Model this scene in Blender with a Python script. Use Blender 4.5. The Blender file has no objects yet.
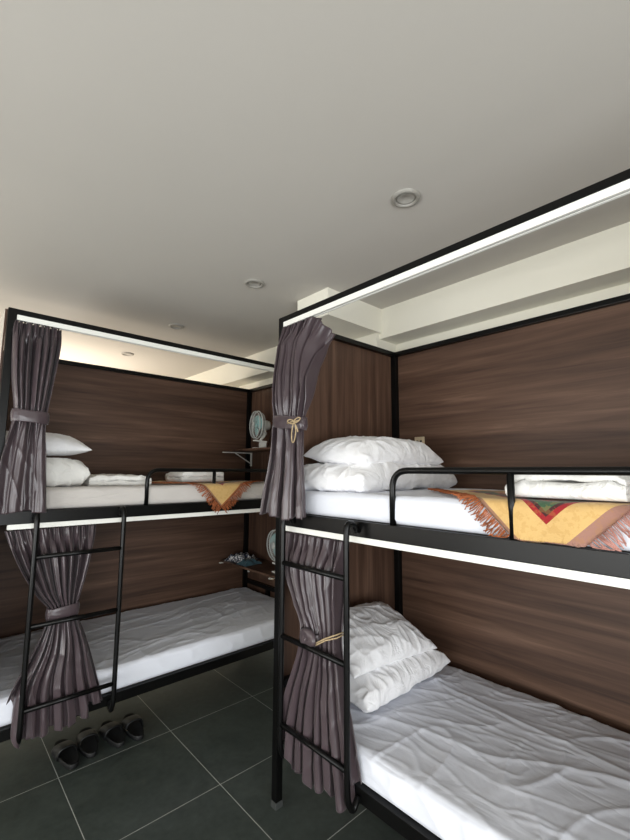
import bpy, bmesh, math, random
from mathutils import Vector, Matrix, noise
random.seed(7)
S = bpy.context.scene
C = bpy.context.collection
PI = math.pi

# ------------------------------------------------------------------ materials
def srgb(r, g, b):
    f = lambda c: (c/255/12.92) if c/255 <= 0.04045 else ((c/255+0.055)/1.055)**2.4
    return (f(r), f(g), f(b), 1)

class NT:
    def __init__(self, name):
        self.m = bpy.data.materials.new(name); self.m.use_nodes = True
        self.t = self.m.node_tree; self.n = self.t.nodes; self.l = self.t.links
        self.b = self.n['Principled BSDF']
    def node(self, kind, **kw):
        n = self.n.new(kind)
        for k, v in kw.items():
            if k in n.inputs: n.inputs[k].default_value = v
            else: setattr(n, k, v)
        return n
    def link(self, a, b): self.l.new(a, b)
    def math(self, op, a, b=None):
        n = self.n.new('ShaderNodeMath'); n.operation = op
        for i, v in enumerate((a, b)):
            if v is None: continue
            if isinstance(v, (int, float)): n.inputs[i].default_value = v
            else: self.l.new(v, n.inputs[i])
        return n.outputs[0]
    def coords(self, which='Object', scale=(1, 1, 1), loc=(0, 0, 0)):
        tc = self.n.new('ShaderNodeTexCoord'); mp = self.n.new('ShaderNodeMapping')
        mp.inputs['Scale'].default_value = scale; mp.inputs['Location'].default_value = loc
        self.l.new(tc.outputs[which], mp.inputs[0]); return mp.outputs[0]
    def noise(self, vec, scale, detail=4, rough=.55, dist=0):
        n = self.n.new('ShaderNodeTexNoise'); self.l.new(vec, n.inputs['Vector'])
        n.inputs['Scale'].default_value = scale; n.inputs['Detail'].default_value = detail
        n.inputs['Roughness'].default_value = rough; n.inputs['Distortion'].default_value = dist
        return n.outputs['Fac']
    def ramp(self, fac, stops):
        r = self.n.new('ShaderNodeValToRGB'); self.l.new(fac, r.inputs[0])
        e = r.color_ramp.elements
        while len(e) < len(stops): e.new(.5)
        for i, (p, c) in enumerate(stops): e[i].position = p; e[i].color = c
        return r.outputs[0]
    def mixc(self, fac, a, b):
        n = self.n.new('ShaderNodeMix'); n.data_type = 'RGBA'
        if isinstance(fac, (int, float)): n.inputs[0].default_value = fac
        else: self.l.new(fac, n.inputs[0])
        for i, v in ((6, a), (7, b)):
            if isinstance(v, tuple): n.inputs[i].default_value = v
            else: self.l.new(v, n.inputs[i])
        return n.outputs[2]
    def bump(self, h, strength=.3, dist=.01):
        n = self.n.new('ShaderNodeBump'); n.inputs['Strength'].default_value = strength
        n.inputs['Distance'].default_value = dist; self.l.new(h, n.inputs['Height'])
        self.l.new(n.outputs[0], self.b.inputs['Normal'])
    def set(self, color=None, rough=None, metal=None, spec=None, sheen=None):
        b = self.b
        if color is not None:
            if isinstance(color, tuple): b.inputs['Base Color'].default_value = color
            else: self.l.new(color, b.inputs['Base Color'])
        if rough is not None:
            if isinstance(rough, (int, float)): b.inputs['Roughness'].default_value = rough
            else: self.l.new(rough, b.inputs['Roughness'])
        if metal is not None: b.inputs['Metallic'].default_value = metal
        if spec is not None: b.inputs['Specular IOR Level'].default_value = spec
        if sheen is not None: b.inputs['Sheen Weight'].default_value = sheen
        return self

def plain(name, c, rough=.6, metal=0, spec=.5, var=.06, vs=8, bump=0):
    t = NT(name); v = t.coords()
    f = t.noise(v, vs, 4)
    d = tuple(x*(1-var) for x in c[:3])+(1,); u = tuple(min(1, x*(1+var)) for x in c[:3])+(1,)
    t.set(t.ramp(f, [(.3, d), (.7, u)]), rough, metal, spec)
    if bump: t.bump(t.noise(v, vs*6, 3), bump, .002)
    return t.m

def wood(name, axis, scale_along=.7):
    """brown laminate; the grain runs along the given object axis"""
    t = NT(name)
    sc = [26, 26, 26]; sc[axis] = 1.1
    sc2 = [7, 7, 7]; sc2[axis] = .35
    v = t.coords(scale=tuple(sc)); v2 = t.coords(scale=tuple(sc2), loc=(3.1, 1.7, .4))
    a = t.noise(v, 1.0, 6, .62, .6); b = t.noise(v2, 1.0, 3, .5, .8)
    f = t.math('ADD', t.math('MULTIPLY', a, .55), t.math('MULTIPLY', b, .45))
    col = t.ramp(f, [(.34, srgb(58, 41, 32)), (.47, srgb(82, 60, 48)), (.56, srgb(97, 73, 59)), (.66, srgb(118, 92, 76))])
    t.set(col, .5, 0, .35)
    t.bump(a, .08, .002)
    return t.m

def cloth(name, c, rough=.85, fold=0, spec=.25, weave=260, sheen=.15, fscale=5, stretch=(1, 1, 1), bs=.35, bd=.004):
    t = NT(name); v = t.coords(scale=stretch)
    w = t.noise(v, weave, 2)
    h = w
    if fold:
        n1 = t.noise(v, fscale, 3, .5, 1.2)
        r = t.math('ABSOLUTE', t.math('SUBTRACT', n1, .5))
        r = t.math('MINIMUM', t.math('MULTIPLY', r, 7.0), 1.0)
        h = t.math('ADD', t.math('MULTIPLY', w, .10), t.math('MULTIPLY', r, fold))
    big = t.noise(v, 2.5, 3)
    t.set(t.mixc(big, tuple(x*.96 for x in c[:3])+(1,), c), rough, 0, spec, sheen)
    t.bump(h, bs, bd)
    return t.m

M = {}
M['black'] = plain('black_metal', srgb(9, 9, 9), .30, .0, .22, .15, 5)
M['white_track'] = plain('white_aluminium', srgb(236, 236, 230), .4, 0, .5, .02)
M['wood_l'] = wood('brown_laminate_long_grain', 0)
M['wood_z'] = wood('brown_laminate_upright_grain', 2)
M['light_board'] = plain('pale_board_back', srgb(196, 188, 178), .7)
M['ply'] = plain('bed_board', srgb(120, 95, 70), .8)
M['sheet'] = cloth('white_cotton_sheet', srgb(226, 229, 238), .8, .6, fscale=2.6, stretch=(1, 2.4, 2), bs=.28, bd=.006)
M['sheet_dimmed'] = cloth('white_cotton_sheet_dimmed', srgb(202, 197, 192), .8, .6, fscale=3.2, stretch=(1, 3, 2), bs=.5, bd=.008)  # same white sheet, colour darkened to imitate dimmer light on the upper left bunk
M['pillow'] = cloth('white_pillowcase', srgb(244, 244, 246), .75, .5, fscale=9, stretch=(1, .6, 1), bs=.55, bd=.008)
M['duvet'] = cloth('white_duvet_cotton', srgb(234, 233, 229), .8, .7, fscale=12, bs=.5, bd=.007)
M['ceiling'] = plain('ceiling_paint', srgb(192, 188, 181), .9, 0, .2, .015, 1.5)
M['wall'] = plain('cream_wall_paint', srgb(232, 229, 216), .85, 0, .2, .015, 2)
M['floor_wood'] = plain('window_frame_paint', srgb(225, 222, 214), .5)
M['plastic_white'] = plain('white_plastic', srgb(232, 232, 226), .4, 0, .5, .02)
M['beige'] = plain('beige_plastic', srgb(214, 196, 165), .5)
M['rope'] = plain('beige_cord', srgb(170, 150, 118), .8, 0, .2, .12, 60)
M['rubber'] = plain('black_rubber', srgb(9, 10, 11), .6, 0, .5, .15, 30)
M['rubber2'] = plain('dark_foam_strap', srgb(14, 15, 16), .5, 0, .5, .15, 30)
M['cap'] = plain('grey_plastic_foot', srgb(58, 60, 59), .5)
M['downring'] = plain('brushed_nickel_ring', srgb(152, 149, 142), .45, .1, .5, .05)
M['downlens'] = plain('frosted_lamp_lens', srgb(168, 165, 158), .45, 0, .5, .12, 40)
M['motor'] = plain('grey_white_plastic', srgb(200, 203, 200), .45, 0, .5, .03)
M['teal_cloth'] = cloth('teal_cloth', srgb(58, 88, 98), .9, .4)
M['fringe_orange'] = plain('rust_orange_yarn', srgb(158, 92, 58), .9, 0, .2, .45, 45)
M['fringe_pink'] = plain('dusty_pink_yarn', srgb(176, 128, 118), .9, 0, .2, .3, 45)

def mk_blade():
    t = NT('teal_translucent_blade'); t.set(srgb(176, 224, 224), .25, 0, .5)
    t.b.inputs['Transmission Weight'].default_value = .1
    t.b.inputs['Alpha'].default_value = 1
    return t.m
M['blade'] = mk_blade()

def mk_curtain(name, c1, c2, rough):
    t = NT(name); v = t.coords()
    f = t.noise(v, 3, 4, .6); w = t.noise(t.coords(scale=(60, 60, 400)), 1.5, 2)
    t.set(t.mixc(f, c1, c2), rough, 0, .5, .1)
    cr = t.noise(v, 22, 4, .6, .5)
    t.bump(t.math('ADD', t.math('MULTIPLY', w, .10), t.math('MULTIPLY', cr, .5)), .22, .004)
    return t.m
M['curtain'] = mk_curtain('mauve_grey_satin', srgb(60, 50, 54), srgb(77, 65, 69), .29)

def mk_print():
    t = NT('white_cloth_with_dark_print'); v = t.coords()
    vn = t.n.new('ShaderNodeTexVoronoi'); vn.inputs['Scale'].default_value = 60
    t.link(v, vn.inputs['Vector'])
    n = t.noise(v, 45, 3)
    f = t.math('GREATER_THAN', t.math('ADD', vn.outputs['Distance'], n), .98)
    t.set(t.mixc(f, srgb(225, 225, 225), srgb(60, 66, 84)), .9, 0, .2)
    t.bump(n, .4, .004)
    return t.m
M['print'] = mk_print()

def mk_floor():
    t = NT('dark_slate_tile')
    tc = t.n.new('ShaderNodeTexCoord'); sp = t.n.new('ShaderNodeSeparateXYZ'); t.link(tc.outputs['Object'], sp.inputs[0])
    def line(o, off):
        s = t.math('FRACT', t.math('ADD', t.math('DIVIDE', t.math('SUBTRACT', o, off), .6), 20.0))
        d = t.math('MINIMUM', s, t.math('SUBTRACT', 1.0, s))
        return t.math('LESS_THAN', d, .0026)
    g = t.math('MAXIMUM', line(sp.outputs[0], 1.2373), line(sp.outputs[1], 2.6605))
    v = t.coords()
    n = t.noise(v, 5, 6, .65, .8); n2 = t.noise(v, 30, 5, .6)
    f = t.math('ADD', t.math('MULTIPLY', n, .6), t.math('MULTIPLY', n2, .4))
    body = t.ramp(f, [(.3, srgb(46, 52, 49)), (.7, srgb(70, 77, 73))])
    t.set(t.mixc(g, body, srgb(168, 170, 165)), .42, 0, .4)
    hh = t.math('SUBTRACT', t.math('MULTIPLY', f, .4), g)
    t.bump(hh, .15, .003)
    return t.m
M['floor'] = mk_floor()

def mk_throw(LA, LB, pink):
    """yellow woven throw; UV in metres, bands by the distance to the hem"""
    t = NT('yellow_woven_throw')
    tc = t.n.new('ShaderNodeTexCoord'); sp = t.n.new('ShaderNodeSeparateXYZ'); t.link(tc.outputs['UV'], sp.inputs[0])
    a, b = sp.outputs[0], sp.outputs[1]
    dmin = t.math('MINIMUM', t.math('MINIMUM', a, t.math('SUBTRACT', LA, a)), t.math('MINIMUM', b, t.math('SUBTRACT', LB, b)))
    r = t.n.new('ShaderNodeValToRGB'); t.link(t.math('DIVIDE', dmin, .4), r.inputs[0])
    r.color_ramp.interpolation = 'CONSTANT'
    Y = srgb(208, 172, 112); R_ = srgb(150, 38, 42); G = srgb(64, 92, 66); D = srgb(92, 50, 40); O = srgb(206, 140, 82)
    st = [(0, srgb(150, 112, 92)), (.03, Y), (.26, R_), (.30, srgb(70, 40, 40)), (.325, G), (.40, R_), (.43, D), (.47, O), (.60, R_), (.64, Y), (.8, G), (.86, O)]
    e = r.color_ramp.elements
    while len(e) < len(st): e.new(.5)
    for i, (p, c) in enumerate(st): e[i].position = p; e[i].color = c
    n = t.noise(tc.outputs['UV'], 40, 4, .6)
    w = t.noise(tc.outputs['UV'], 220, 2)
    base = t.mixc(t.math('LESS_THAN', a, .034 if pink else .014), r.outputs[0], srgb(158, 118, 104) if pink else srgb(168, 100, 60))
    col = t.mixc(t.math('MULTIPLY', t.math('GREATER_THAN', n, .54), .22), base, srgb(176, 130, 66))
    t.set(col, .9, 0, .2, .2)
    t.bump(t.math('ADD', w, n), .5, .003)
    return t.m

# ------------------------------------------------------------------ helpers
def link_mesh(name, verts, faces, mat, parent=None, smooth=False, uvs=None, mats=None, fmat=None):
    me = bpy.data.meshes.new(name); me.from_pydata(verts, [], faces); me.update()
    if uvs:
        l = me.uv_layers.new(name='UV')
        for p in me.polygons:
            for li in p.loop_indices: l.data[li].uv = uvs[me.loops[li].vertex_index]
    for m in (mats or [mat]): me.materials.append(m)
    if fmat:
        for i, k in enumerate(fmat): me.polygons[i].material_index = k
    if smooth: me.polygons.foreach_set('use_smooth', [True]*len(me.polygons))
    o = bpy.data.objects.new(name, me); C.objects.link(o)
    if parent is not None: o.parent = parent
    return o

def thing(name, label, cat, loc=(0, 0, 0), rz=0, group=None):
    o = bpy.data.objects.new(name, None); C.objects.link(o); o.empty_display_size = .1
    o.location = loc; o.rotation_euler = (0, 0, rz); o['label'] = label; o['category'] = cat
    if group: o['group'] = group
    return o
def tag(o, label, cat, group=None):
    o['label'] = label; o['category'] = cat
    if group: o['group'] = group
    return o
def struct(o): o['kind'] = 'structure'; return o

def bm_obj(name, bm, mat, parent=None, smooth=False, bevel=0, mats=None):
    if bevel:
        bmesh.ops.bevel(bm, geom=list(bm.edges), offset=bevel, segments=2, affect='EDGES', profile=.6)
    me = bpy.data.meshes.new(name); bm.to_mesh(me); bm.free()
    for m in (mats or [mat]): me.materials.append(m)
    if smooth: me.polygons.foreach_set('use_smooth', [True]*len(me.polygons))
    o = bpy.data.objects.new(name, me); C.objects.link(o)
    if parent is not None: o.parent = parent
    return o

def bx(bm, x0, x1, y0, y1, z0, z1):
    g = bmesh.ops.create_cube(bm, size=1)
    bmesh.ops.scale(bm, vec=(x1-x0, y1-y0, z1-z0), verts=g['verts'])
    bmesh.ops.translate(bm, vec=((x0+x1)/2, (y0+y1)/2, (z0+z1)/2), verts=g['verts'])
    return g['verts']
def box(name, x0, x1, y0, y1, z0, z1, mat, parent=None, bevel=0):
    bm = bmesh.new(); bx(bm, x0, x1, y0, y1, z0, z1); return bm_obj(name, bm, mat, parent, bevel=bevel)

def fillet(pts, r, n=6):
    out = [Vector(pts[0])]
    for i in range(1, len(pts)-1):
        a, b, c = Vector(pts[i-1]), Vector(pts[i]), Vector(pts[i+1])
        d1 = (a-b); d2 = (c-b); rr = min(r, d1.length*.49, d2.length*.49)
        p, q = b+d1.normalized()*rr, b+d2.normalized()*rr
        for k in range(n+1):
            t = k/n; out.append(p*(1-t)**2+b*2*t*(1-t)+q*t*t)
    out.append(Vector(pts[-1])); return out
def tube_geo(pts, r, n=12, closed=False, caps=True):
    pts = [Vector(p) for p in pts]; V = []; F = []
    m = len(pts); up = None
    for i, p in enumerate(pts):
        if closed: t = (pts[(i+1) % m]-pts[i-1]).normalized()
        else: t = (pts[min(i+1, m-1)]-pts[max(i-1, 0)]).normalized()
        if up is None: up = Vector((0, 0, 1)) if abs(t.z) < .9 else Vector((1, 0, 0))
        s = t.cross(up).normalized(); up = s.cross(t).normalized()
        rr = r(i/(m-1)) if callable(r) else r
        for k in range(n):
            a = 2*PI*k/n; V.append(p+s*math.cos(a)*rr+up*math.sin(a)*rr)
    for i in range(m if closed else m-1):
        j = (i+1) % m
        for k in range(n):
            l = (k+1) % n; F.append((i*n+k, i*n+l, j*n+l, j*n+k))
    if caps and not closed:
        F.append(tuple(range(n-1, -1, -1))); F.append(tuple((m-1)*n+k for k in range(n)))
    return V, F
class Geo:
    def __init__(s): s.V = []; s.F = []
    def add(s, VF):
        o = len(s.V); s.V += list(VF[0]); s.F += [tuple(i+o for i in f) for f in VF[1]]; return s
    def obj(s, name, mat, parent=None, smooth=True): return link_mesh(name, s.V, s.F, mat, parent, smooth)
def tube(name, pts, r, mat, parent=None, n=12, closed=False):
    V, F = tube_geo(pts, r, n, closed); return link_mesh(name, V, F, mat, parent, True)

def lathe_geo(prof, n=32, axis='z', center=(0, 0, 0)):
    V = []; F = []
    for r, h in prof:
        for k in range(n):
            a = 2*PI*k/n; x, y = r*math.cos(a), r*math.sin(a)
            p = (x, y, h) if axis == 'z' else (h, x, y)
            V.append(Vector(p)+Vector(center))
    for i in range(len(prof)-1):
        for k in range(n):
            l = (k+1) % n; F.append((i*n+k, i*n+l, (i+1)*n+l, (i+1)*n+k))
    F.append(tuple(range(n-1, -1, -1))); F.append(tuple((len(prof)-1)*n+k for k in range(n)))
    return V, F

def N(x, y, z=0): return noise.noise(Vector((x, y, z)))
def ridge(x, y, z=0, k=5): return (1-min(1, abs(N(x, y, z))*1.6))**k
def sm(a, b, x):
    if a > b: return 1-sm(b, a, x)
    t = max(0, min(1, (x-a)/(b-a))); return t*t*(3-2*t)

def lattice_box(sx, sy, sz, step, zstep=None):
    """surface of a box as quads on a regular lattice, centred on x and y, z from 0"""
    nx, ny, nz = max(2, round(sx/step)), max(2, round(sy/step)), max(2, round(sz/(zstep or step)))
    idx = {}; V = []; F = []
    def vid(i, j, k):
        if (i, j, k) not in idx:
            idx[(i, j, k)] = len(V); V.append(Vector((sx*(i/nx-.5), sy*(j/ny-.5), sz*k/nz)))
        return idx[(i, j, k)]
    for i in range(nx):
        for j in range(ny):
            F.append((vid(i, j, 0), vid(i, j+1, 0), vid(i+1, j+1, 0), vid(i+1, j, 0)))
            F.append((vid(i, j, nz), vid(i+1, j, nz), vid(i+1, j+1, nz), vid(i, j+1, nz)))
    for i in range(nx):
        for k in range(nz):
            F.append((vid(i, 0, k), vid(i+1, 0, k), vid(i+1, 0, k+1), vid(i, 0, k+1)))
            F.append((vid(i, ny, k), vid(i, ny, k+1), vid(i+1, ny, k+1), vid(i+1, ny, k)))
    for j in range(ny):
        for k in range(nz):
            F.append((vid(0, j, k), vid(0, j, k+1), vid(0, j+1, k+1), vid(0, j+1, k)))
            F.append((vid(nx, j, k), vid(nx, j+1, k), vid(nx, j+1, k+1), vid(nx, j, k+1)))
    return V, F
def round_off(V, sx, sy, sz, r):
    out = []; nr = []
    for p in V:
        q = Vector((max(-sx/2+r, min(sx/2-r, p.x)), max(-sy/2+r, min(sy/2-r, p.y)), max(r, min(sz-r, p.z))))
        d = p-q
        nn = d.normalized() if d.length > 1e-9 else Vector((0, 0, 1))
        out.append(q+nn*r if d.length > 1e-9 else p.copy()); nr.append(nn)
    return out, nr

# ------------------------------------------------------------------ the room
XW, YF, XL, YN, HC = 2.43, 6.2, -2.8, -2.8, 2.708
struct(box('floor', XL-.1, XW+.1, YN-.1, YF+.1, -.1, 0, M['floor']))
struct(box('ceiling', XL-.1, XW+.1, YN-.1, YF+.1, HC, HC+.1, M['ceiling']))
struct(box('wall_right', XW, XW+.1, YN-.1, YF+.1, 0, HC, M['wall']))
struct(box('wall_far', XL, XW, YF, YF+.1, 0, HC, M['wall']))
def wall_with_window(name, axis, pos, t, lo, hi, w0, w1, z0, z1, num, bm=None):
    if not bm: bm = bmesh.new()
    def b(a0, a1, c0, c1, tt=(0, 1)):
        p0, p1 = sorted((pos, pos+t))
        if axis == 'x': bx(bm, p0, p1, a0, a1, c0, c1)
        else: bx(bm, a0, a1, p0, p1, c0, c1)
    b(lo, w0, 0, HC); b(w1, hi, 0, HC); b(w0, w1, 0, z0); b(w0, w1, z1, HC)
    struct(bm_obj(name, bm, M['wall']))
    win = bpy.data.objects.new('window_%d' % num, None); C.objects.link(win); struct(win)
    bm = bmesh.new(); p0, p1 = sorted((pos, pos+t)); m = (p0+p1)/2
    def fb(a0, a1, c0, c1):
        if axis == 'x': bx(bm, m-.03, m+.03, a0, a1, c0, c1)
        else: bx(bm, a0, a1, m-.03, m+.03, c0, c1)
    fb(w0, w0+.05, z0, z1); fb(w1-.05, w1, z0, z1); fb(w0+.05, w1-.05, z0, z0+.05); fb(w0+.05, w1-.05, z1-.05, z1); fb((w0+w1)/2-.025, (w0+w1)/2+.025, z0+.05, z1-.05)
    bm_obj('window_frame', bm, M['floor_wood'], win)
    g = NT('window_glass'); g.set(srgb(240, 245, 245), .02); g.b.inputs['Transmission Weight'].default_value = 1
    if axis == 'x': box('pane', m-.004, m+.004, w0+.05, w1-.05, z0+.05, z1-.05, g.m, win)
    else: box('pane', w0+.05, w1-.05, m-.004, m+.004, z0+.05, z1-.05, g.m, win)
wall_with_window('wall_left', 'x', XL, -.1, YN-.1, 2.4, -1.9, 1.3, .75, 2.35, 1)
wall_with_window('wall_left', 'x', XL, -.1, 2.4, YF+.1, 3.0, 5.4, .75, 2.35, 3)  # this stretch's window is added, unseen, to go with the far ceiling fill
wall_with_window('wall_near', 'y', YN, -.1, XL, XW, -2.0, 0.9, .10, 2.35, 2)
# dropped beam along the right wall, the boxed pipe below the ceiling and the pilaster under it
struct(box('trim_1', 2.243, XW, YN, YF, 2.497, HC, M['wall']))
struct(box('trim_2', 1.724, 2.243, 1.78, 2.07, 2.535, HC, M['wall']))
struct(box('trim_3', 2.21, XW-.001, 1.80, 2.05, 0, 2.535, M['wall']))

# recessed ceiling lamps, switched off
def downlight(x, y, label):
    t = thing('recessed_ceiling_light', label, 'ceiling light', (x, y, HC), 0, 'recessed round ceiling lights')
    ring = Geo().add(lathe_geo([(.036, -.001), (.040, -.009), (.050, -.012), (.058, -.006), (.060, -.0005)], 40)); 
    # open ring: inner wall, face and rim
    V, F = [], []
    prof = [(.040, -.0005), (.040, -.006), (.046, -.012), (.055, -.009), (.060, -.0005)]
    n = 40
    for r, h in prof:
        for k in range(n): V.append(Vector((r*math.cos(2*PI*k/n), r*math.sin(2*PI*k/n), h)))
    for i in range(len(prof)-1):
        for k in range(n): F.append((i*n+k, i*n+(k+1) % n, (i+1)*n+(k+1) % n, (i+1)*n+k))
    link_mesh('trim_ring', V, F, M['downring'], t, True)
    Geo().add(lathe_geo([(.0395, -.0005), (.0395, -.004), (.030, -.0065), (.027, -.0045), (.018, -.0055), (.016, -.004), (.002, -.0045)], 40)).obj('lens', M['downlens'], t)
    return t
downlight(1.365, .948, 'round recessed ceiling light nearest the camera, the largest one in view')
downlight(1.36, 2.04, 'round recessed ceiling light second from the camera, over the aisle between the bunks')
downlight(1.345, 3.09, 'small recessed ceiling light above the top rail of the left bunk')
downlight(1.335, 4.17, 'faint recessed ceiling light seen through the open top of the left bunk')

# ------------------------------------------------------------------ bunk beds
BL, BD, BH, PW = 2.145, 1.02, 2.41, .038
ZM0, ZM1, ZL0, ZL1 = 1.314, 1.377, .308, .362
def bunk(label, loc, rz, lad, gl, gs):
    t = thing('bunk_bed', label, 'bunk bed', loc, rz, 'black metal bunk beds')
    K = M['black']
    for l in (0, BL-PW):
        for d in (0, BD-PW):
            p = box('post', l, l+PW, d, d+PW, .012, BH, K, t, bevel=.003)
            bm = bmesh.new(); bx(bm, l-.002, l+PW+.002, d-.002, d+PW+.002, 0, .03)
            bm_obj('foot_cap', bm, M['cap'], p, bevel=.002)
    e = .0006
    for nm, z0, z1 in (('top_rail', 2.380, BH-e), ('middle_rail', ZM0, ZM1), ('lower_rail', ZL0, ZL1)):
        for d in (e, BD-.034): box(nm, PW-.002, BL-PW+.002, d, d+.033, z0, z1, K, t, bevel=.002)
        for l in (e, BL-.034): box(nm, l, l+.033, PW-.002, BD-PW+.002, z0, z1, K, t, bevel=.002)
    # panels: upper and lower tier, clad on the outside of the frame
    for z0, z1 in ((.30, 1.330), (1.332, BH-.002)):
        box('back_panel', .0, BL, BD+.0005, BD+.0125, z0, z1, M['wood_l'], t)
        for s, l0, l1 in ((0, -.0095, -.0005), (1, BL+.0005, BL+.0095)):
            bm = bmesh.new(); bx(bm, l0, l1, .034, BD+.012, z0, z1)
            bm.faces.ensure_lookup_table()
            for f in bm.faces:
                n_ = f.normal
                f.normal_update(); n_ = f.normal
                f.material_index = 1 if (n_.x < -.5 if s == 0 else n_.x > .5) else 0
            bm_obj('end_panel', bm, None, t, mats=[M['wood_z'], M['light_board']])
    for z in (ZL1-.014, ZM1-.014): box('bed_board', .036, BL-.036, .036, BD-.036, z, z+.0125, M['ply'], t)
    # low bar and short upright at both ends, inside the frame
    for l in (.004, BL-.034):
        bm = bmesh.new(); bx(bm, l, l+.03, PW, BD-PW, .525, .560); bx(bm, l, l+.03, .61, .645, ZL1, .525)
        bm_obj('end_bar', bm, K, t)
    # curtain tracks
    for z0, z1, ls in ((2.353, 2.3795, .040), (1.289, 1.3135, .080)):
        bm = bmesh.new()
        bx(bm, ls, BL-.040, .001, .004, z0, z1); bx(bm, ls, BL-.040, .026, .029, z0, z1)
        bx(bm, ls, BL-.040, .004, .026, z1-.006, z1)
        bx(bm, ls, BL-.040, .004, .010, z0, z0+.003); bx(bm, ls, BL-.040, .020, .026, z0, z0+.003)
        bm_obj('curtain_track', bm, M['white_track'], t)
    # guard rail
    g = Geo().add(tube_geo(fillet([(gl, .014, ZM1), (gl, .014, 1.588), (2.03, .014, 1.588), (2.03, .014, ZM1)], .075, 8), .0125, 14))
    for l in (gl+gs, gl+2*gs): g.add(tube_geo([(l, .014, ZM1), (l, .014, 1.588)], .0115, 12))
    g.obj('guard_rail', K, t)
    # ladder, standing off the frame, hooked at both ends
    l0, l1, dd = lad
    L = bpy.data.objects.new('ladder', None); C.objects.link(L); L.parent = t
    for l in (l0, l1):
        path = [(l, -.004, 1.335), (l, -.022, 1.368), (l, -.058, 1.374), (l, dd, 1.335), (l, dd, 1.25), (l, dd, .45), (l, dd, .345), (l, dd+.022, .305), (l, -.030, .300), (l, -.004, .335)]
        tube('ladder_side', fillet(path, .03, 5), .0125, K, L, 14)
    for z in (1.155, .828, .448): tube('rung', [(l0+.008, dd, z), (l1-.008, dd, z)], .0115, K, L, 12)
    return t
LX, LY = .235, 2.585
RX, RY = 1.346, 1.775
left = bunk('black metal bunk bed by the far side, its long side facing the camera, slippers beneath', (LX, LY, 0), 0, (.19, .605, -.072), .757, .452)
right = bunk('black metal bunk bed nearest the camera, standing on the right with its ladder in front', (RX, RY, 0), -PI/2, (.147, .562, -.066), .737, .461)

# local bed frame -> world
def LW(l, d, z): return Vector((LX+l, LY+d, z))
def RW(l, d, z): return Vector((RX+d, RY-l, z))

# ------------------------------------------------------------------ mattresses with sheets
def mattress(name, label, loc, rz, z0, seed, amp, mat, quilt=0, front_bulge=.006):
    sx, sy, sz = 2.05, .945, .133 if z0 < 1 else .114
    V, F = lattice_box(sx, sy, sz, .008 if quilt else .011, .011)
    V, Nn = round_off(V, sx, sy, sz, .028)
    out = []
    for p, n in zip(V, Nn):
        x, y = p.x, p.y
        # long soft creases that wander, mostly along the bed, plus short cross ones
        wx = x+.12*N(x*2+seed, y*2, 1); wy = y+.10*N(x*1.5, y*2+seed, 2)
        a = .50*ridge(wx*.8+seed, wy*4.0, .3, 10) + .40*ridge(wx*2.0-wy*2.4+seed*2, wx*1.2+wy*2.0, .7, 12)
        a += .40*ridge(wx*3.6+seed, wy*1.6-wx, 1.9, 12)*sm(-.2, .4, N(x*1.3+seed, y*1.3, 5)+.15)
        a += .26*ridge(wx*3.4+wy*2+seed, wy*13-wx*2, 2.9, 9)
        a += .22*ridge(wx*12-wy*6+seed, wy*10+wx*4, 4.9, 9)*sm(-.1, .35, N(x*2.3, y*2.3+seed, 6))
        h = amp*(a-.35)+.35*amp*N(x*3+seed, y*3, 9)
        if quilt:
            h -= quilt*.6*(abs(math.sin(PI*(x+.03)/.115))**24 + abs(math.sin(PI*(y+.02)/.13))**24)
        if abs(n.z) > .6 and n.z > 0: q = p+Vector((0, 0, 1))*h
        elif n.z < -.5: q = p
        else:
            s = 1-abs(2*p.z/sz-1)
            hh = .4*amp*ridge(x*5+p.z*6+y*4+seed, p.z*7, 3, 5)+.3*amp*N(x*6, p.z*10, y*6+seed)+.3*front_bulge*s
            up = sm(.5, 1, p.z/sz)
            nn = Vector((n.x, n.y, 0)); nn = nn.normalized() if nn.length > .01 else Vector((0, 0, 1))
            q = p+nn*hh+Vector((0, 0, 1))*h*up*max(0, n.z)
        out.append(q)
    o = link_mesh(name, out, F, mat, None, True)
    o.location = (*loc, z0+.0005); o.rotation_euler = (0, 0, rz)
    return tag(o, label, 'mattress', 'sheeted bunk mattresses')
cl, cd = BL/2, .487
def center(W): c = W(cl, cd, 0); return (c.x, c.y)
mattress('mattress', 'mattress in a white sheet on the upper level of the nearest bunk', center(RW), -PI/2, ZM1, 3.1, .006, M['sheet'])
mattress('mattress', 'bare rumpled white sheeted mattress on the lower level of the nearest bunk', center(RW), -PI/2, ZL1, 8.4, .014, M['sheet'], .001)
mattress('mattress', 'mattress in a white sheet on the upper level of the left bunk', center(LW), 0, ZM1, 14.7, .006, M['sheet_dimmed'])
mattress('mattress', 'empty wrinkled white sheeted mattress on the lower level of the left bunk', center(LW), 0, ZL1, 21.3, .012, M['sheet'], .001)
ZTU, ZTL = ZM1+.1145, ZL1+.1335

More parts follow.
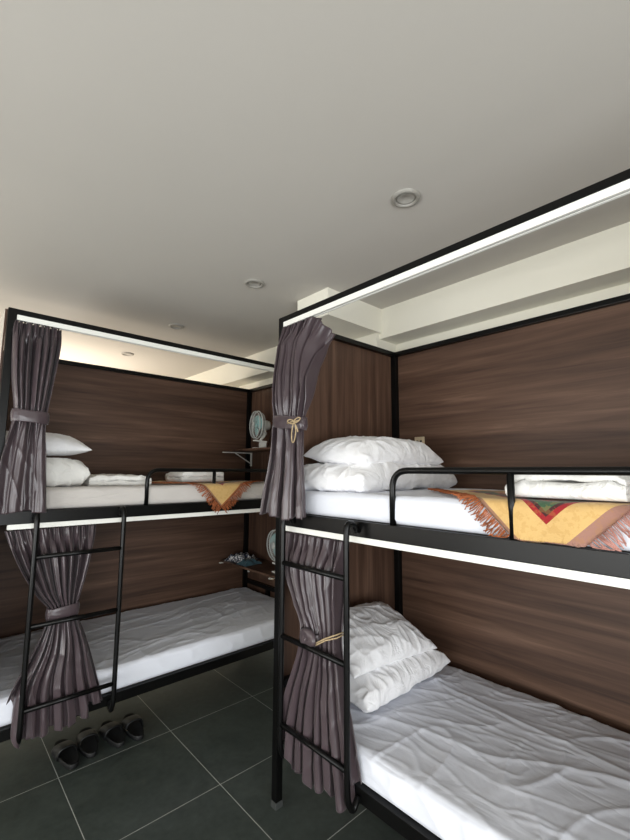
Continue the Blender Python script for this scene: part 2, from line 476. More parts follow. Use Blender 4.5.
# ------------------------------------------------------------------ pillows and folded bedding
def pillow(label, loc, rot, size, seed, wr=.008, mat=None, name='pillow', cat='pillow', group=None, flat=.5, corner=.07, lift=0, pw=2.8):
    a, b, T = size[0]/2, size[1]/2, size[2]/2
    nu, nv = 110, 76; V = []; F = []
    for side in (1, -1):
        for i in range(nu+1):
            for j in range(nv+1):
                u = -1+2*i/nu; v = -1+2*j/nv
                u = math.sin(u*PI/2)*.35+u*.65; v = math.sin(v*PI/2)*.35+v*.65
                x = a*u*(1-corner*(1-v*v)*abs(u)**3); y = b*v*(1-corner*(1-u*u)*abs(v)**3)
                e = max(0, (1-u**4))*max(0, (1-v**4))
                e = max(0, (1-abs(u)**pw))**.5*max(0, (1-abs(v)**pw))**.5
                w = ridge(x*4+seed, y*11+x*3, side*1.3, 4)*.6+ridge(x*9-y*6+seed, y*8+x*8, side*2.1, 4)*.6+.6*N(x*6+seed, y*6, side)
                edge = sm(0, .35, e)
                h = T*e*(1+.1*N(x*3+seed, y*3, 7))+wr*(w-.4)*edge
                z = side*max(0, h)
                if side < 0: z *= flat
                z += lift*u*u*.5 
                x += wr*.5*N(y*12+seed, x*5, 3)*(1-edge); y += wr*.5*N(x*12+seed, y*5, 4)*(1-edge)
                V.append(Vector((x, y, z)))
    n1 = (nu+1)*(nv+1)
    for i in range(nu):
        for j in range(nv):
            q = (i*(nv+1)+j, (i+1)*(nv+1)+j, (i+1)*(nv+1)+j+1, i*(nv+1)+j+1)
            F.append(q); F.append(tuple(n1+k for k in reversed(q)))
    me = bpy.data.meshes.new(name); me.from_pydata(V, [], F)
    bm = bmesh.new(); bm.from_mesh(me); bmesh.ops.remove_doubles(bm, verts=bm.verts, dist=.0006); bm.to_mesh(me); bm.free()
    me.polygons.foreach_set('use_smooth', [True]*len(me.polygons)); me.materials.append(mat or M['pillow'])
    o = bpy.data.objects.new(name, me); C.objects.link(o)
    o.location = loc; o.rotation_euler = rot
    return tag(o, label, cat, group)
PG = 'white bed pillows'
# nearest bunk, upper level
pillow('plump white pillow on top of the creased white one on the upper right bed', (1.775, 1.47, ZTU+.178), (math.radians(5), math.radians(-1), math.radians(-2)), (.63, .45, .20), 1.2, .012, group=PG, flat=.5, corner=.03, pw=4.2, lift=-.035)
pillow('creased flattened white pillow underneath the plump one on the upper right bed', (1.80, 1.475, ZTU+.062), (0, 0, math.radians(1)), (.84, .50, .17), 5.5, .018, group=PG, flat=.72, corner=.01, pw=8, lift=-.05)
# nearest bunk, lower level
pillow('white pillow leaning on top of the other one on the lower right bed', (1.80, 1.535, ZTL+.236), (math.radians(20), math.radians(3), math.radians(-2)), (.64, .42, .17), 9.3, .012, group=PG, flat=.45)
pillow('lower white pillow lying flat on the sheet of the lower right bed', (1.83, 1.52, ZTL+.082), (math.radians(3), 0, math.radians(1)), (.70, .46, .18), 12.9, .016, group=PG, flat=.75, corner=.03, pw=5)
# left bunk, upper level
pillow('white pillow with a pointed corner on the folded duvet of the upper left bed', (.43, 3.02, ZTU+.225), (math.radians(3), math.radians(0), 0), (.56, .60, .19), 17.7, .006, group=PG, flat=.5)

def folded(name, label, cat, loc, rz, W, D, layers, th, seed, mat, group=None, amp=.006, taper=0):
    """cloth folded in layers: a serpentine section extruded along its length, open folds in front"""
    pts = []   # centreline in (y, z)
    n = 22
    for k in range(layers):
        y0, y1 = (-D/2, D/2) if k % 2 == 0 else (D/2, -D/2)
        z = th*(k+.5)
        for i in range(n+1):
            t = i/n; pts.append((y0+(y1-y0)*t*1.0, z))
        if k < layers-1:
            c = (y1, z+th/2); s = 1 if y1 > 0 else -1
            for q in range(1, 6):
                a = -PI/2+PI*q/6; pts.append((c[0]+s*math.cos(a)*th*.5, c[1]+math.sin(a)*th*.5))
    m = len(pts); nx = 70; V = []; F = []
    for i in range(nx+1):
        x = -W/2+W*i/nx
        ring = []
        for side in (1, -1):
            rng = range(m) if side == 1 else range(m-1, -1, -1)
            for k in rng:
                y, z = pts[k]; y2, z2 = pts[min(k+1, m-1)]; y1, z1 = pts[max(k-1, 0)]
                tx, tz = y2-y1, z2-z1; L_ = math.hypot(tx, tz) or 1
                nyy, nzz = -tz/L_, tx/L_
                h = th*.47
                yy, zz = y+nyy*h*side, z+nzz*h*side
                w = amp*(ridge(x*7+seed, yy*9+zz*20, k*.01, 4)-.4)+amp*.7*N(x*9+seed, yy*9, zz*14)
                zl = zz/(th*layers)
                zz2 = max(.0005, zz+w*sm(0, .3, zl)*(1+zl))
                xe = x*(1+.03*N(zz*40+seed, yy*4, 2)) 
                yy += amp*1.2*N(x*6, zz*30+seed, 8)
                zz2 *= 1-.22*sm(.75, 1, abs(2*x/W))*zl
                ring.append(Vector((xe, yy, zz2)))
        V += ring
    R = 2*m
    for i in range(nx):
        for k in range(R):
            l = (k+1) % R; F.append((i*R+k, (i+1)*R+k, (i+1)*R+l, i*R+l))
    for i in (0, nx):
        for k in range(m-1):
            q = (i*R+k, i*R+k+1, i*R+R-2-k, i*R+R-1-k); F.append(q if i == 0 else tuple(reversed(q)))
    o = link_mesh(name, V, F, mat, None, True); o.location = loc; o.rotation_euler = (0, 0, rz)
    return tag(o, label, cat, group)

pillow('thick folded white duvet beneath the pointed pillow on the upper left bed', (.46, 2.98, ZTU+.071), (0, 0, 0), (.47, .60, .165), 2.2, .018, M['duvet'], 'folded_duvet', 'duvet', None, .85, .015, 0, 9)
folded('folded_sheet', 'thin folded cream white sheet beside the duvet on the upper left bed', 'sheet', (.90, 2.98, ZTU+.001), math.radians(-3), .36, .50, 2, .030, 6.1, M['duvet'], amp=.006)

# ------------------------------------------------------------------ woven throws with fringe
def throw(label, W, B, tip_l, tip_out, la, lb, ang, edge, drop_d, z_top, seed, group, tuck=False, pink=True):
    """W: bed frame; the corner hangs over the long front edge. Laid out flat in (l,d), then folded down at d = edge."""
    ca, sa = math.cos(ang), math.sin(ang)
    ua = Vector((-ca, sa)); ub = Vector((sa, ca))        # along the hem to the head end / to the foot end
    mat = mk_throw(la, lb, pink)
    def place(a, b, lift=0):
        q = place0(a, b, lift)
        if tuck: q.z = max(q.z, ZM1+.003+lift*.3)
        return q
    def place0(a, b, lift=0):
        p = Vector((tip_l, -tip_out))+ua*a+ub*b
        l, d = p
        wob = .004*N(l*7+seed, d*7, 1)+.003*ridge(l*5+seed, d*9, 2, 3)
        if d >= edge+.0: return W(l, d, z_top+.007+abs(wob)+lift)
        over = edge-d; r = .03
        arc = r*PI/2
        rip = .006*math.sin(l*38+seed)*sm(0, .1, over)
        if over < arc:
            t = over/r; return W(l, edge-(r+lift)*math.sin(t)*drop_d/.03, z_top+.007-(r)*(1-math.cos(t))+abs(wob)*.5+lift*.5)
        return W(l, edge-drop_d-lift+rip*.3, z_top+.007-r-(over-arc))
    na, nb = 90, 80; V = []; F = []; U = []
    for i in range(na+1):
        for j in range(nb+1):
            a = la*i/na; b = lb*j/nb
            V.append(place(a, b)); U.append((a, b))
    for i in range(na):
        for j in range(nb): F.append((i*(nb+1)+j, (i+1)*(nb+1)+j, (i+1)*(nb+1)+j+1, i*(nb+1)+j+1))
    o = link_mesh('throw_blanket', V, F, mat, None, True, uvs=U)
    s = o.modifiers.new('thickness', 'SOLIDIFY'); s.thickness = .003; s.offset = 1
    tag(o, label, 'throw', group)
    rnd = random.Random(seed)
    for nm, mt, run in (('fringe', M['fringe_orange'], 'a'), ('fringe', M['fringe_pink' if pink else 'fringe_orange'], 'b')):
        g = Geo(); cnt = int((la if run == 'a' else lb)/.0042)
        for k in range(cnt):
            t = (k+rnd.random()*.7)/cnt; ln = .040+.02*rnd.random(); ps = []
            bend = rnd.uniform(-.018, .018)
            for q in range(5):
                s_ = q/4
                if run == 'a': a, b = la*t+bend*s_*s_, -ln*s_
                else: a, b = -ln*s_, lb*t+bend*s_*s_
                if q == 0 and tuck and place0(a, b).z < ZM1+.012: break
                pp = place(a, b, .003+.004*rnd.random())
                ps.append(pp)
            if len(ps) == 5: g.add(tube_geo(ps, .0017, 5))
        f = g.obj(nm, mt, o); f['kind'] = 'stuff'
        f['label'] = 'rust orange yarn fringe' if run == 'a' or not pink else 'dusty pink yarn fringe'
    return o
TG = 'yellow woven throws hanging over the bed edges'
throw('yellow fringed throw with a red and green motif on the upper right bed', RW, right, 1.295, .20, .88, .78, math.radians(46), .032, .026, ZTU, 3, TG, True)
throw('yellow fringed throw with its corner hanging over the rail of the upper left bed', LW, left, 1.250, .165, .80, .70, math.radians(47), .012, .040, ZTU, 11, TG, False, False)

folded('folded_blanket', 'white folded blanket on the yellow throw behind the guard rail of the upper right bed', 'blanket', (1.53, .445, ZTU+.013), math.radians(89), .32, .24, 3, .027, 4.4, M['duvet'], amp=.006)
folded('folded_blanket', 'second white folded blanket at the right picture edge on the upper right bed', 'blanket', (1.80, .13, ZTU+.013), math.radians(84), .34, .28, 3, .027, 8.2, M['duvet'], amp=.006)
folded('folded_blanket', 'white folded blanket on the throw of the upper left bed', 'blanket', (1.475, 2.93, ZTU+.013), math.radians(2), .33, .24, 2, .040, 12.2, M['duvet'], amp=.007)

# ------------------------------------------------------------------ curtains
def interp(keys, z):
    """keys sorted by falling z: (z, ...values); smooth (Catmull-Rom) interpolation"""
    if z >= keys[0][0]: return keys[0][1:]
    if z <= keys[-1][0]: return keys[-1][1:]
    for i in range(len(keys)-1):
        if keys[i][0] >= z >= keys[i+1][0]:
            t = (keys[i][0]-z)/(keys[i][0]-keys[i+1][0])
            k0 = keys[max(i-1, 0)]; k1 = keys[i]; k2 = keys[i+1]; k3 = keys[min(i+2, len(keys)-1)]
            z0, z1, z2, z3 = k0[0], k1[0], k2[0], k3[0]
            res = []
            for a, b, c, d in zip(k0[1:], k1[1:], k2[1:], k3[1:]):
                m1 = (c-a)/((z2-z0) or 1)*(z2-z1); m2 = (d-b)/((z3-z1) or 1)*(z2-z1)
                if i == 0: m1 = (c-b)
                if i == len(keys)-2: m2 = (c-b)
                t2, t3 = t*t, t*t*t
                res.append((2*t3-3*t2+1)*b+(t3-2*t2+t)*m1+(-2*t3+3*t2)*c+(t3-t2)*m2)
            return res

def curtain(label, to_world, keys, nf, seed, pleats, zbot=None, flap=None, nbot=None, zc=1.8, npl=None):
    """keys: (z, s_left, s_right, out, amp). to_world(s, out, z)."""
    nu, nv = 340, 150; nb = nbot or nf; zt = keys[0][0]; zb = keys[-1][0]; V = []; F = []
    rnd = random.Random(seed)
    ph = [rnd.uniform(-.35, .35) for _ in range(nf*3)]
    def foldphase(u):
        x = u+.028*math.sin(2*PI*u*1.7+seed)+.016*math.sin(2*PI*u*4.3+seed*2)
        return x
    for j in range(nv+1):
        v = j/nv
        for i in range(nu+1):
            u = i/nu
            z_end = zbot(u) if zbot else zb
            z = zt+(z_end-zt)*v
            sL, sR, out, amp = interp(keys, z)
            uu = foldphase(u)
            head = 1-sm(.02, .13, (zt-z))            # tight pinched header
            lower = sm(.15, .5, v)
            f1 = math.sin(2*PI*nf*uu+.5*math.sin(v*3+seed)+1.2*N(u*4, v*1.5, seed))
            f1 = math.copysign(abs(f1)**.8, f1)
            f2 = math.sin(2*PI*nf*2.3*uu+seed+2.0*N(u*6, v*2.5, seed+3))
            mod = .65+.7*(.5+.9*N(u*5.5, v*1.1, seed+9))
            wave = f1*mod+.28*f2
            pz = math.sin(2*PI*pleats*u*1.0)
            pz = math.copysign(abs(pz)**.6, pz)
            tb = sm(zc+.12, zc-.22, z)                # broader folds below the tie
            g1 = math.sin(2*PI*nb*uu+seed+.8*N(u*3, v*1.2, seed+5))
            wave = wave*(1-tb)+(g1*1.15+.22*f2+.15*f1)*tb
            o_ = 1.75*amp*wave*(1-head)+head*(.017*pz+.007*math.sin(2*PI*pleats*3*u)-.004)
            s = sL+(sR-sL)*(uu-foldphase(0))/(foldphase(1)-foldphase(0))
            fo = (1-tb)*math.sin(4*PI*nf*uu)/nf+tb*math.sin(4*PI*nb*uu+2*seed)/nb
            s -= .17*(sR-sL)*fo*(1-head*.5)*sm(0, .06, u)*sm(0, .06, 1-u)
            crease = .004*ridge(s*16+seed, z*6+s*9, seed, 4)*(1-head)
            o2 = out+o_+crease
            zz = z
            if flap:
                k = sm(flap[0], 1, u)
                zz = z-flap[1]*k*k*(1-sm(.0, .5, v))
                o2 = o2+flap[2]*k*(1-sm(.0, .35, v))
            V.append(to_world(s, o2, zz))
    for j in range(nv):
        for i in range(nu):
            a = j*(nu+1)+i; F.append((a, a+1, a+nu+2, a+nu+1))
    o = link_mesh('curtain', V, F, M['curtain'], None, True)
    m = o.modifiers.new('thickness', 'SOLIDIFY'); m.thickness = .0022; m.offset = 0
    tag(o, label, 'curtain', 'mauve grey satin bed curtains')
    # gliders between track and heading
    sL, sR = keys[0][1], keys[0][2]; ng = npl or pleats
    e = 1 if not flap else flap[0]+.02
    for k in range(ng):
        u = (k+.5)/ng*e; s = sL+(sR-sL)*u
        p = to_world(s, -.015, zt+.004)
        bm = bmesh.new(); bmesh.ops.create_uvsphere(bm, u_segments=8, v_segments=6, radius=.0055)
        bmesh.ops.scale(bm, vec=(1, 1, 1.5), verts=bm.verts)
        bmesh.ops.translate(bm, vec=p, verts=bm.verts)
        bm_obj('curtain_hook', bm, M['black'], o, smooth=True)
    return o

def band(parent, to_world, s0, s1, o_c, ro, z, h, seed, slope=0):
    """fabric tie wrapped round the gathered curtain"""
    n, m = 72, 12; V = []; F = []; c = (s0+s1)/2; rs = abs(s1-s0)/2
    for j in range(m+1):
        q = j/m-.5
        for i in range(n):
            a = 2*PI*i/n
            bul = 1+.05*math.cos(PI*q)*1.0+.03*ridge(a*1.5+seed, q*6, 1, 3)
            ca, sa = math.cos(a), math.sin(a)
            ss = math.copysign(abs(ca)**.75, ca)*rs*bul; oo = math.copysign(abs(sa)**.75, sa)*ro*bul
            V.append(to_world(c+ss, o_c+oo, z+q*h+slope*ss+.004*N(a*1.3, q*3, seed)))
    for j in range(m):
        for i in range(n):
            k = (i+1) % n; F.append((j*n+i, j*n+k, (j+1)*n+k, (j+1)*n+i))
    o = link_mesh('tieback', V, F, M['curtain'], parent, True)
    md = o.modifiers.new('thickness', 'SOLIDIFY'); md.thickness = .003; md.offset = 1
    return o
def rwc(s, o, z): return Vector((RX-o, s, z))
def lwc(s, o, z): return Vector((s, LY-o, z))

# upper curtain of the nearest bunk
k = [(2.350, 1.737, 1.440, -.015, .010), (2.28, 1.742, 1.470, .002, .016), (2.18, 1.738, 1.492, .014, .018), (2.05, 1.730, 1.490, .028, .020), (1.93, 1.722, 1.492, .040, .016),
     (1.845, 1.718, 1.510, .046, .012), (1.78, 1.728, 1.506, .048, .013), (1.62, 1.752, 1.487, .056, .009), (1.45, 1.788, 1.472, .058, .012), (1.362, 1.805, 1.468, .058, .013)]
c = curtain('mauve satin curtain tied with a beige cord at the head of the upper right bed', rwc, k, 7, 2, 7, nbot=3, zc=1.83, flap=(.78, .085, -.07), zbot=lambda u: 1.362+.010*math.sin(u*9))
band(c, rwc, 1.722, 1.500, .048, .034, 1.822, .062, 3, .12)
g = Geo()
def loop(cs, cz, rs, rz_, tilt, o=.096): 
    return [rwc(cs+rs*math.cos(a)*math.cos(tilt)-rz_*math.sin(a)*math.sin(tilt), o, cz+rs*math.cos(a)*math.sin(tilt)+rz_*math.sin(a)*math.cos(tilt)) for a in [2*PI*i/20 for i in range(20)]]
g.add(tube_geo(loop(1.540, 1.816, .026, .009, .25), .003, 7, closed=True))
g.add(tube_geo(loop(1.497, 1.820, .024, .009, -.3), .003, 7, closed=True))
g.add(tube_geo(loop(1.520, 1.762, .014, .046, .1), .003, 7, closed=True))
g.add(tube_geo(fillet([rwc(1.52, .096, 1.815), rwc(1.502, .094, 1.79), rwc(1.496, .090, 1.765)], .01), .003, 7))
g.add(tube_geo([rwc(1.575, .090, 1.812), rwc(1.545, .093, 1.815), rwc(1.52, .095, 1.815), rwc(1.49, .088, 1.82)], .0035, 7))
g.obj('tie_cord', M['rope'], c)

# lower curtain of the nearest bunk
k = [(1.284, 1.692, 1.284, -.015, .010), (1.20, 1.680, 1.288, .000, .018), (1.10, 1.650, 1.290, .010, .019), (.99, 1.590, 1.292, .018, .016), (.90, 1.533, 1.296, .022, .013), (.84, 1.530, 1.292, .022, .013),
     (.74, 1.560, 1.272, .022, .011), (.60, 1.620, 1.240, .025, .012), (.44, 1.670, 1.198, .027, .0125), (.27, 1.688, 1.165, .029, .013)]
c = curtain('mauve satin curtain gathered by a round rosette behind the ladder of the lower right bed', rwc, k, 9, 6, 9, nbot=8, zc=.86,
            zbot=lambda u: .285+.065*(1-sm(0, .2, u))+.02*math.sin(u*22)+.012*math.sin(u*51)+.10*sm(.78, .95, u))
band(c, rwc, 1.515, 1.405, .024, .034, .860, .050, 5, 0)
n_ = 40; V = []; F = []
for r_, o_ in ((0, .010), (.3, .016), (.55, .012), (.8, .012), (1, 0)):
    for i in range(n_):
        a = 2*PI*i/n_; V.append(rwc(1.452+.054*r_*math.cos(a), .058+o_+.004*math.sin(a*3+r_*5)*r_, .862+.042*r_*math.sin(a)))
for j in range(4):
    for i in range(n_): F.append((j*n_+i, j*n_+(i+1) % n_, (j+1)*n_+(i+1) % n_, (j+1)*n_+i))
o = link_mesh('rosette', V, F, M['curtain'], c, True); md = o.modifiers.new('t', 'SOLIDIFY'); md.thickness = .006
g = Geo(); g.add(tube_geo([rwc(1.41, .055, .850), rwc(1.38, .062, .868), rwc(1.34, .058, .892), rwc(1.292, .042, .915), rwc(1.284, .01, .92)], .003, 7))
g.add(tube_geo([rwc(1.41, .055, .842), rwc(1.38, .062, .860), rwc(1.34, .058, .884), rwc(1.292, .042, .902), rwc(1.284, .01, .91)], .003, 7))
g.obj('tie_cord', M['rope'], c)

# upper curtain of the left bunk
k = [(2.350, .266, .480, -.015, .010), (2.28, .262, .478, .006, .016), (2.17, .264, .467, .026, .018), (2.03, .274, .451, .038, .016), (1.885, .292, .434, .048, .012), (1.82, .287, .430, .052, .012),
     (1.66, .262, .441, .054, .007), (1.48, .243, .453, .058, .008), (1.375, .238, .461, .058, .009)]
c = curtain('mauve grey curtain tied back at the left picture edge on the upper left bed', lwc, k, 6, 9, 7, nbot=2, zc=1.85, zbot=lambda u: 1.378-.008*math.sin(u*8))
band(c, lwc, .284, .440, .050, .034, 1.850, .062, 7, -.05)

# lower curtain of the left bunk
k = [(1.284, .306, .722, -.015, .010), (1.20, .335, .715, .000, .018), (1.09, .382, .697, .012, .019), (.96, .455, .667, .016, .014), (.885, .512, .648, .018, .011), (.84, .514, .648, .018, .012),
     (.69, .458, .705, .022, .013), (.52, .372, .757, .027, .0135), (.36, .355, .802, .029, .014), (.27, .355, .815, .030, .014)]
c = curtain('mauve grey curtain cinched in the middle behind the ladder of the lower left bed', lwc, k, 9, 13, 10, nbot=8, zc=.86,
            zbot=lambda u: .295+.20*(1-sm(.02, .16, u))+.014*math.sin(u*30)+.07*sm(.6, 1, u))
band(c, lwc, .508, .652, .018, .032, .862, .058, 9, .08)

# ------------------------------------------------------------------ shelves, fans, things on them (left bunk, foot end)
def shelf(label, zt, group='wall shelves at the foot of the left bunk'):
    x1 = LX+BL-.0015; t = thing('wall_shelf', label, 'shelf', (x1, 3.35, zt), 0, group)
    box('board', -.305, 0, -.60, .2165, -.018, 0, M['wood_l'], t, bevel=.002)
    for y in (.195, -.57):
        bm = bmesh.new()
        bx(bm, -.325, -.002, y-.010, y+.010, -.026, -.0185); bx(bm, -.012, -.002, y-.010, y+.010, -.15, -.026)
        a = Vector((-.19, 0, -.026)); b_ = Vector((-.010, 0, -.125))
        vs = bx(bm, -.102, .102, y-.008, y+.008, -.003, .003)
        ang = math.atan2(b_.z-a.z, b_.x-a.x)
        bmesh.ops.rotate(bm, verts=vs, cent=(0, y, 0), matrix=Matrix.Rotation(-ang, 3, 'Y'))
        mid = (a+b_)/2; bmesh.ops.translate(bm, verts=vs, vec=(mid.x, 0, mid.z))
        bm_obj('bracket', bm, M['plastic_white'], t)
    return t
# shelves sit inside the end frame: keep clear of the post
shelf('small dark shelf on white brackets above the upper left bed', 1.782)
shelf('small dark shelf holding clothes above the lower left bed', .768)

def fan(label, loc, rz):
    """origin on the shelf top; faces -X"""
    t = thing('clip_fan', label, 'fan', loc, rz, 'clip-on fans')
    cz = .215; R = .120
    g = Geo()
    for x, r, w in ((-.055, R, .0045), (-.03, R+.003, .006), (.0, R-.012, .003)):
        g.add(tube_geo([(x, r*math.cos(a), cz+r*math.sin(a)) for a in [2*PI*i/40 for i in range(40)]], w, 8, closed=True))
    g.obj('guard_rim', M['motor'], t)
    g = Geo(); g2 = Geo()
    for i in range(36):
        a = 2*PI*i/36; ca, sa = math.cos(a), math.sin(a)
        g.add(tube_geo([(-.056, R*ca, cz+R*sa), (-.072, R*.6*ca, cz+R*.6*sa), (-.074, .03*ca, cz+.03*sa)], .0011, 5))
        g2.add(tube_geo([(-.0, (R-.012)*ca, cz+(R-.012)*sa), (.012, R*.5*ca, cz+R*.5*sa), (.014, .03*ca, cz+.03*sa)], .0011, 5))
    g.add(lathe_geo([(.0, -.078), (.028, -.076), (.03, -.070), (.0, -.070)], 24, 'x', (0, 0, cz)))
    g.obj('wire_guard', M['motor'], t); g2.obj('rear_guard', M['motor'], t)
    for k in range(3):
        a0 = 2*PI*k/3+.5; V = []; F = []; nu, nv = 14, 10
        for i in range(nu+1):
            for j in range(nv+1):
                r = .02+.085*i/nu; w = 2.1*(math.sin(PI*(.15+.75*i/nu)))
                a = a0+w*(j/nv-.35); V.append(Vector((-.045+.018*(j/nv)*(i/nu)+.004, r*math.cos(a), cz+r*math.sin(a))))
        for i in range(nu):
            for j in range(nv): q = i*(nv+1)+j; F.append((q, q+1, q+nv+2, q+nv+1))
        b = link_mesh('blade', V, F, M['blade'], t, True); md = b.modifiers.new('t', 'SOLIDIFY'); md.thickness = .002
    Geo().add(lathe_geo([(.0, -.055), (.02, -.055), (.022, -.03), (.0, -.03)], 24, 'x', (0, 0, cz))).obj('hub', M['blade'], t)
    Geo().add(lathe_geo([(.0, .012), (.034, .014), (.044, .030), (.046, .062), (.038, .085), (.018, .095), (.0, .096)], 28, 'x', (0, 0, cz))).obj('motor_housing', M['motor'], t)
    g = Geo(); g.add(tube_geo(fillet([(.045, 0, cz-.03), (.045, 0, cz-.09), (.02, 0, cz-.115), (.0, 0, .075)], .02), .012, 12))
    g.add(lathe_geo([(.0, -.014), (.016, -.013), (.016, .013), (.0, .014)], 18, 'x', (.045, 0, cz-.075)))
    g.obj('neck', M['plastic_white'], t)
    bm = bmesh.new()
    vs = bx(bm, -.065, .055, -.025, .025, .058, .070); bmesh.ops.rotate(bm, verts=vs, cent=(.055, 0, .04), matrix=Matrix.Rotation(math.radians(5), 3, 'Y'))
    bx(bm, -.065, .055, -.025, .025, .001, .011)
    bx(bm, -.005, .055, -.017, .017, .011, .060)
    bm_obj('clamp', bm, M['plastic_white'], t, bevel=.003)
    tube('cord', fillet([(.09, 0, cz), (.11, 0, cz-.08), (.095, .03, .05), (.09, .05, .004)], .03), .0035, M['black'], t, 8)
    return t
fan('white clip fan with pale teal blades on the shelf above the upper left bed', (2.19, 3.135, 1.782), math.radians(-12))
fan('white clip fan half hidden behind the right bunk post, on the lower shelf', (2.20, 2.83, .768), math.radians(-5))

def heap(name, label, loc, size, seed, mat, rz=0):
    n = 46; V = []; F = []; a, b, h = size
    for i in range(n+1):
        for j in range(n+1):
            u, v = -1+2*i/n, -1+2*j/n
            x, y = a*u*(1+.18*N(v*2+seed, u, 1)), b*v*(1+.18*N(u*2+seed, v, 2))
            r = max(abs(u), abs(v)); e = 1-sm(.55, 1, r)
            z = h*e*(.55+.5*ridge(x*14+seed, y*14, 1, 2)+.25*N(x*20, y*20+seed, 3))+.003
            V.append(Vector((x, y, z)))
    for i in range(n):
        for j in range(n): q = i*(n+1)+j; F.append((q, q+n+1, q+n+2, q+1))
    o = link_mesh(name, V, F, mat, None, True); o.location = loc; o.rotation_euler = (0, 0, rz)
    m = o.modifiers.new('t', 'SOLIDIFY'); m.thickness = .003; m.offset = 1
    return tag(o, label, 'clothes')
heap('printed_garment', 'crumpled white garment with a dark print on the lower shelf', (2.215, 3.42, .769), (.11, .12, .050), 3, M['print'], .3)
heap('teal_garment', 'dark teal folded garment beside the printed one on the lower shelf', (2.17, 3.235, .769), (.09, .07, .035), 8, M['teal_cloth'], .1)

s = thing('wall_socket', 'small beige socket on the end panel below the lower shelf of the left bunk', 'socket', (LX+BL, 3.18, .645))
bm = bmesh.new(); bx(bm, -.010, 0, -.03, .03, -.03, .03); bm_obj('plate', bm, M['beige'], s, bevel=.003)
# socket on the back panel above the pillow
s = thing('wall_socket', 'small pale electrical socket on the brown panel behind the upper right pillow', 'socket', (RX+BD-.0, 1.575, 1.775))
bm = bmesh.new(); bx(bm, -.010, 0, -.036, .036, -.036, .036); bm_obj('plate', bm, M['beige'], s, bevel=.003)
bm = bmesh.new(); bx(bm, -.0125, -.0102, -.020, -.006, -.012, .012); bx(bm, -.0125, -.0102, .006, .020, -.012, .012); bm_obj('outlet', bm, M['black'], s)

# ------------------------------------------------------------------ slippers on the floor under the left bunk
def slipper(x, y, rz, label, flip):
    t = thing('slipper', label, 'slipper', (x, y, 0), rz, 'black slippers under the left bunk')
    pts = []
    Ln, n = .265, 44
    def half(u):   # half width along the sole, heel u=0 to toe u=1
        return .041+.006*math.sin(PI*(u*1.05-.12))+.004*u
    out = []
    for i in range(n):
        a = 2*PI*i/n; u = .5-.5*math.cos(a)
        w = half(u)*math.copysign(abs(math.sin(a))**.62, math.sin(a))
        out.append((w+flip*.006*math.sin(PI*u), -Ln/2+Ln*u))
    V = []; F = []
    for sc, z in ((.96, .0), (1.0, .006), (1.0, .022), (.96, .027), (.86, .024)):
        for p in out: V.append(Vector((p[0]*sc, p[1]*(1-(1-sc)*.4), z+(.010*sm(.6, 1, p[1]/Ln+.5) if z > 0.01 else 0))))
    for j in range(4):
        for i in range(n): F.append((j*n+i, j*n+(i+1) % n, (j+1)*n+(i+1) % n, (j+1)*n+i))
    F.append(tuple(range(n-1, -1, -1))); F.append(tuple(4*n+i for i in range(n)))
    link_mesh('sole', V, F, M['rubber'], t, True)
    V = []; F = []; na, nb = 20, 10
    for i in range(na+1):
        a = PI*i/na
        for j in range(nb+1):
            q = j/nb; y_ = -.025+.10*q
            wd = half(y_/Ln+.5)+.004; hh = .062-.020*q+.004*math.sin(PI*q)
            ca = math.cos(a); sa = math.sin(a)
            V.append(Vector((-wd*math.copysign(abs(ca)**.7, ca), y_+.012*(1-sa), .008+hh*abs(sa)**.75)))
    for i in range(na):
        for j in range(nb): q = i*(nb+1)+j; F.append((q, q+1, q+nb+2, q+nb+1))
    s = link_mesh('strap', V, F, M['rubber2'], t, True); m = s.modifiers.new('t', 'SOLIDIFY'); m.thickness = .006; m.offset = 1
    return t
slipper(.705, 2.81, math.radians(4), 'black slide slipper at the left end of the row of four, nearest the grout corner', 1)
slipper(.825, 2.84, math.radians(-6), 'black slide slipper second from the left under the bunk', -1)
slipper(.955, 2.83, math.radians(3), 'black slide slipper third from the left under the bunk', 1)
slipper(1.075, 2.82, math.radians(-4), 'black slide slipper at the right end of the row of four', -1)

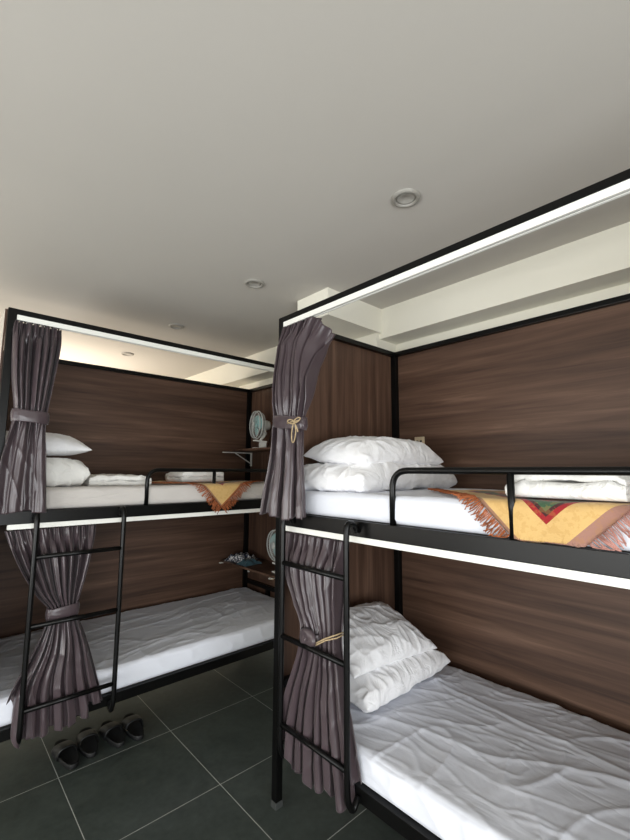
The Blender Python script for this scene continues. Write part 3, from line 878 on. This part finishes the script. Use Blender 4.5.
# ------------------------------------------------------------------ light
def area(name, loc, rot, sx, sy, power, col):
    l = bpy.data.lights.new(name, 'AREA'); l.shape = 'RECTANGLE'; l.size = sx; l.size_y = sy; l.energy = power; l.color = col
    o = bpy.data.objects.new(name, l); C.objects.link(o); o.location = loc; o.rotation_euler = rot; return o
area('daylight_side_window', (XL+.06, -.3, 1.55), (0, math.radians(-88), 0), 1.5, 3.1, 50, (.97, .99, 1.0))
area('daylight_back_window', (-.55, YN+.06, 1.10), (math.radians(90), 0, 0), 2.8, 1.9, 150, (.97, .99, 1.0))
area('ceiling_bounce_fill', (XL+.12, .6, .80), (0, math.radians(-112), 0), .8, 4.2, 95, (.98, .98, .96))  # added indoor fill to lift the ceiling, standing in for bounce off outside ground
area('warm_uplight_behind_bunk', (.5, 4.9, 1.75), (PI, 0, 0), 2.0, 1.0, 50, (1.0, .87, .72))
area('far_ceiling_fill', (XL+.06, 4.2, 1.45), (0, math.radians(-108), 0), 1.4, 2.4, 48, (1.0, .93, .84))  # added fill to brighten the far ceiling, set at the added window
w = bpy.data.worlds.new('daylight'); S.world = w; w.use_nodes = True
bg = w.node_tree.nodes['Background']; bg.inputs[0].default_value = (.75, .85, 1, 1); bg.inputs[1].default_value = 1.0

# ------------------------------------------------------------------ camera
F_, P_, Y_, R_, H_ = 422.002, .121492, .831945, .00503670, 1.582792
cy, sy, cp, sp = math.cos(Y_), math.sin(Y_), math.cos(P_), math.sin(P_)
fw = Vector((cy*cp, sy*cp, sp)); rt = Vector((sy, -cy, 0)); up = rt.cross(fw)
cr, sr = math.cos(R_), math.sin(R_)
rt2 = rt*cr+up*sr; up2 = -rt*sr+up*cr
cam = bpy.data.cameras.new('camera'); co = bpy.data.objects.new('camera', cam); C.objects.link(co)
m = Matrix((rt2, up2, -fw)).transposed().to_4x4(); m.translation = Vector((0, 0, H_)); co.matrix_world = m
cam.sensor_fit = 'VERTICAL'; cam.sensor_height = 36; cam.lens = F_/840*36; cam.clip_start = .02
S.camera = co
S.view_settings.view_transform = 'Standard'; S.view_settings.look = 'None'; S.view_settings.gamma = 1; S.view_settings.use_curve_mapping = False
S.view_settings.exposure = -0.06
S.cycles.use_denoising = True
S.cycles.max_bounces = 8; S.cycles.diffuse_bounces = 5
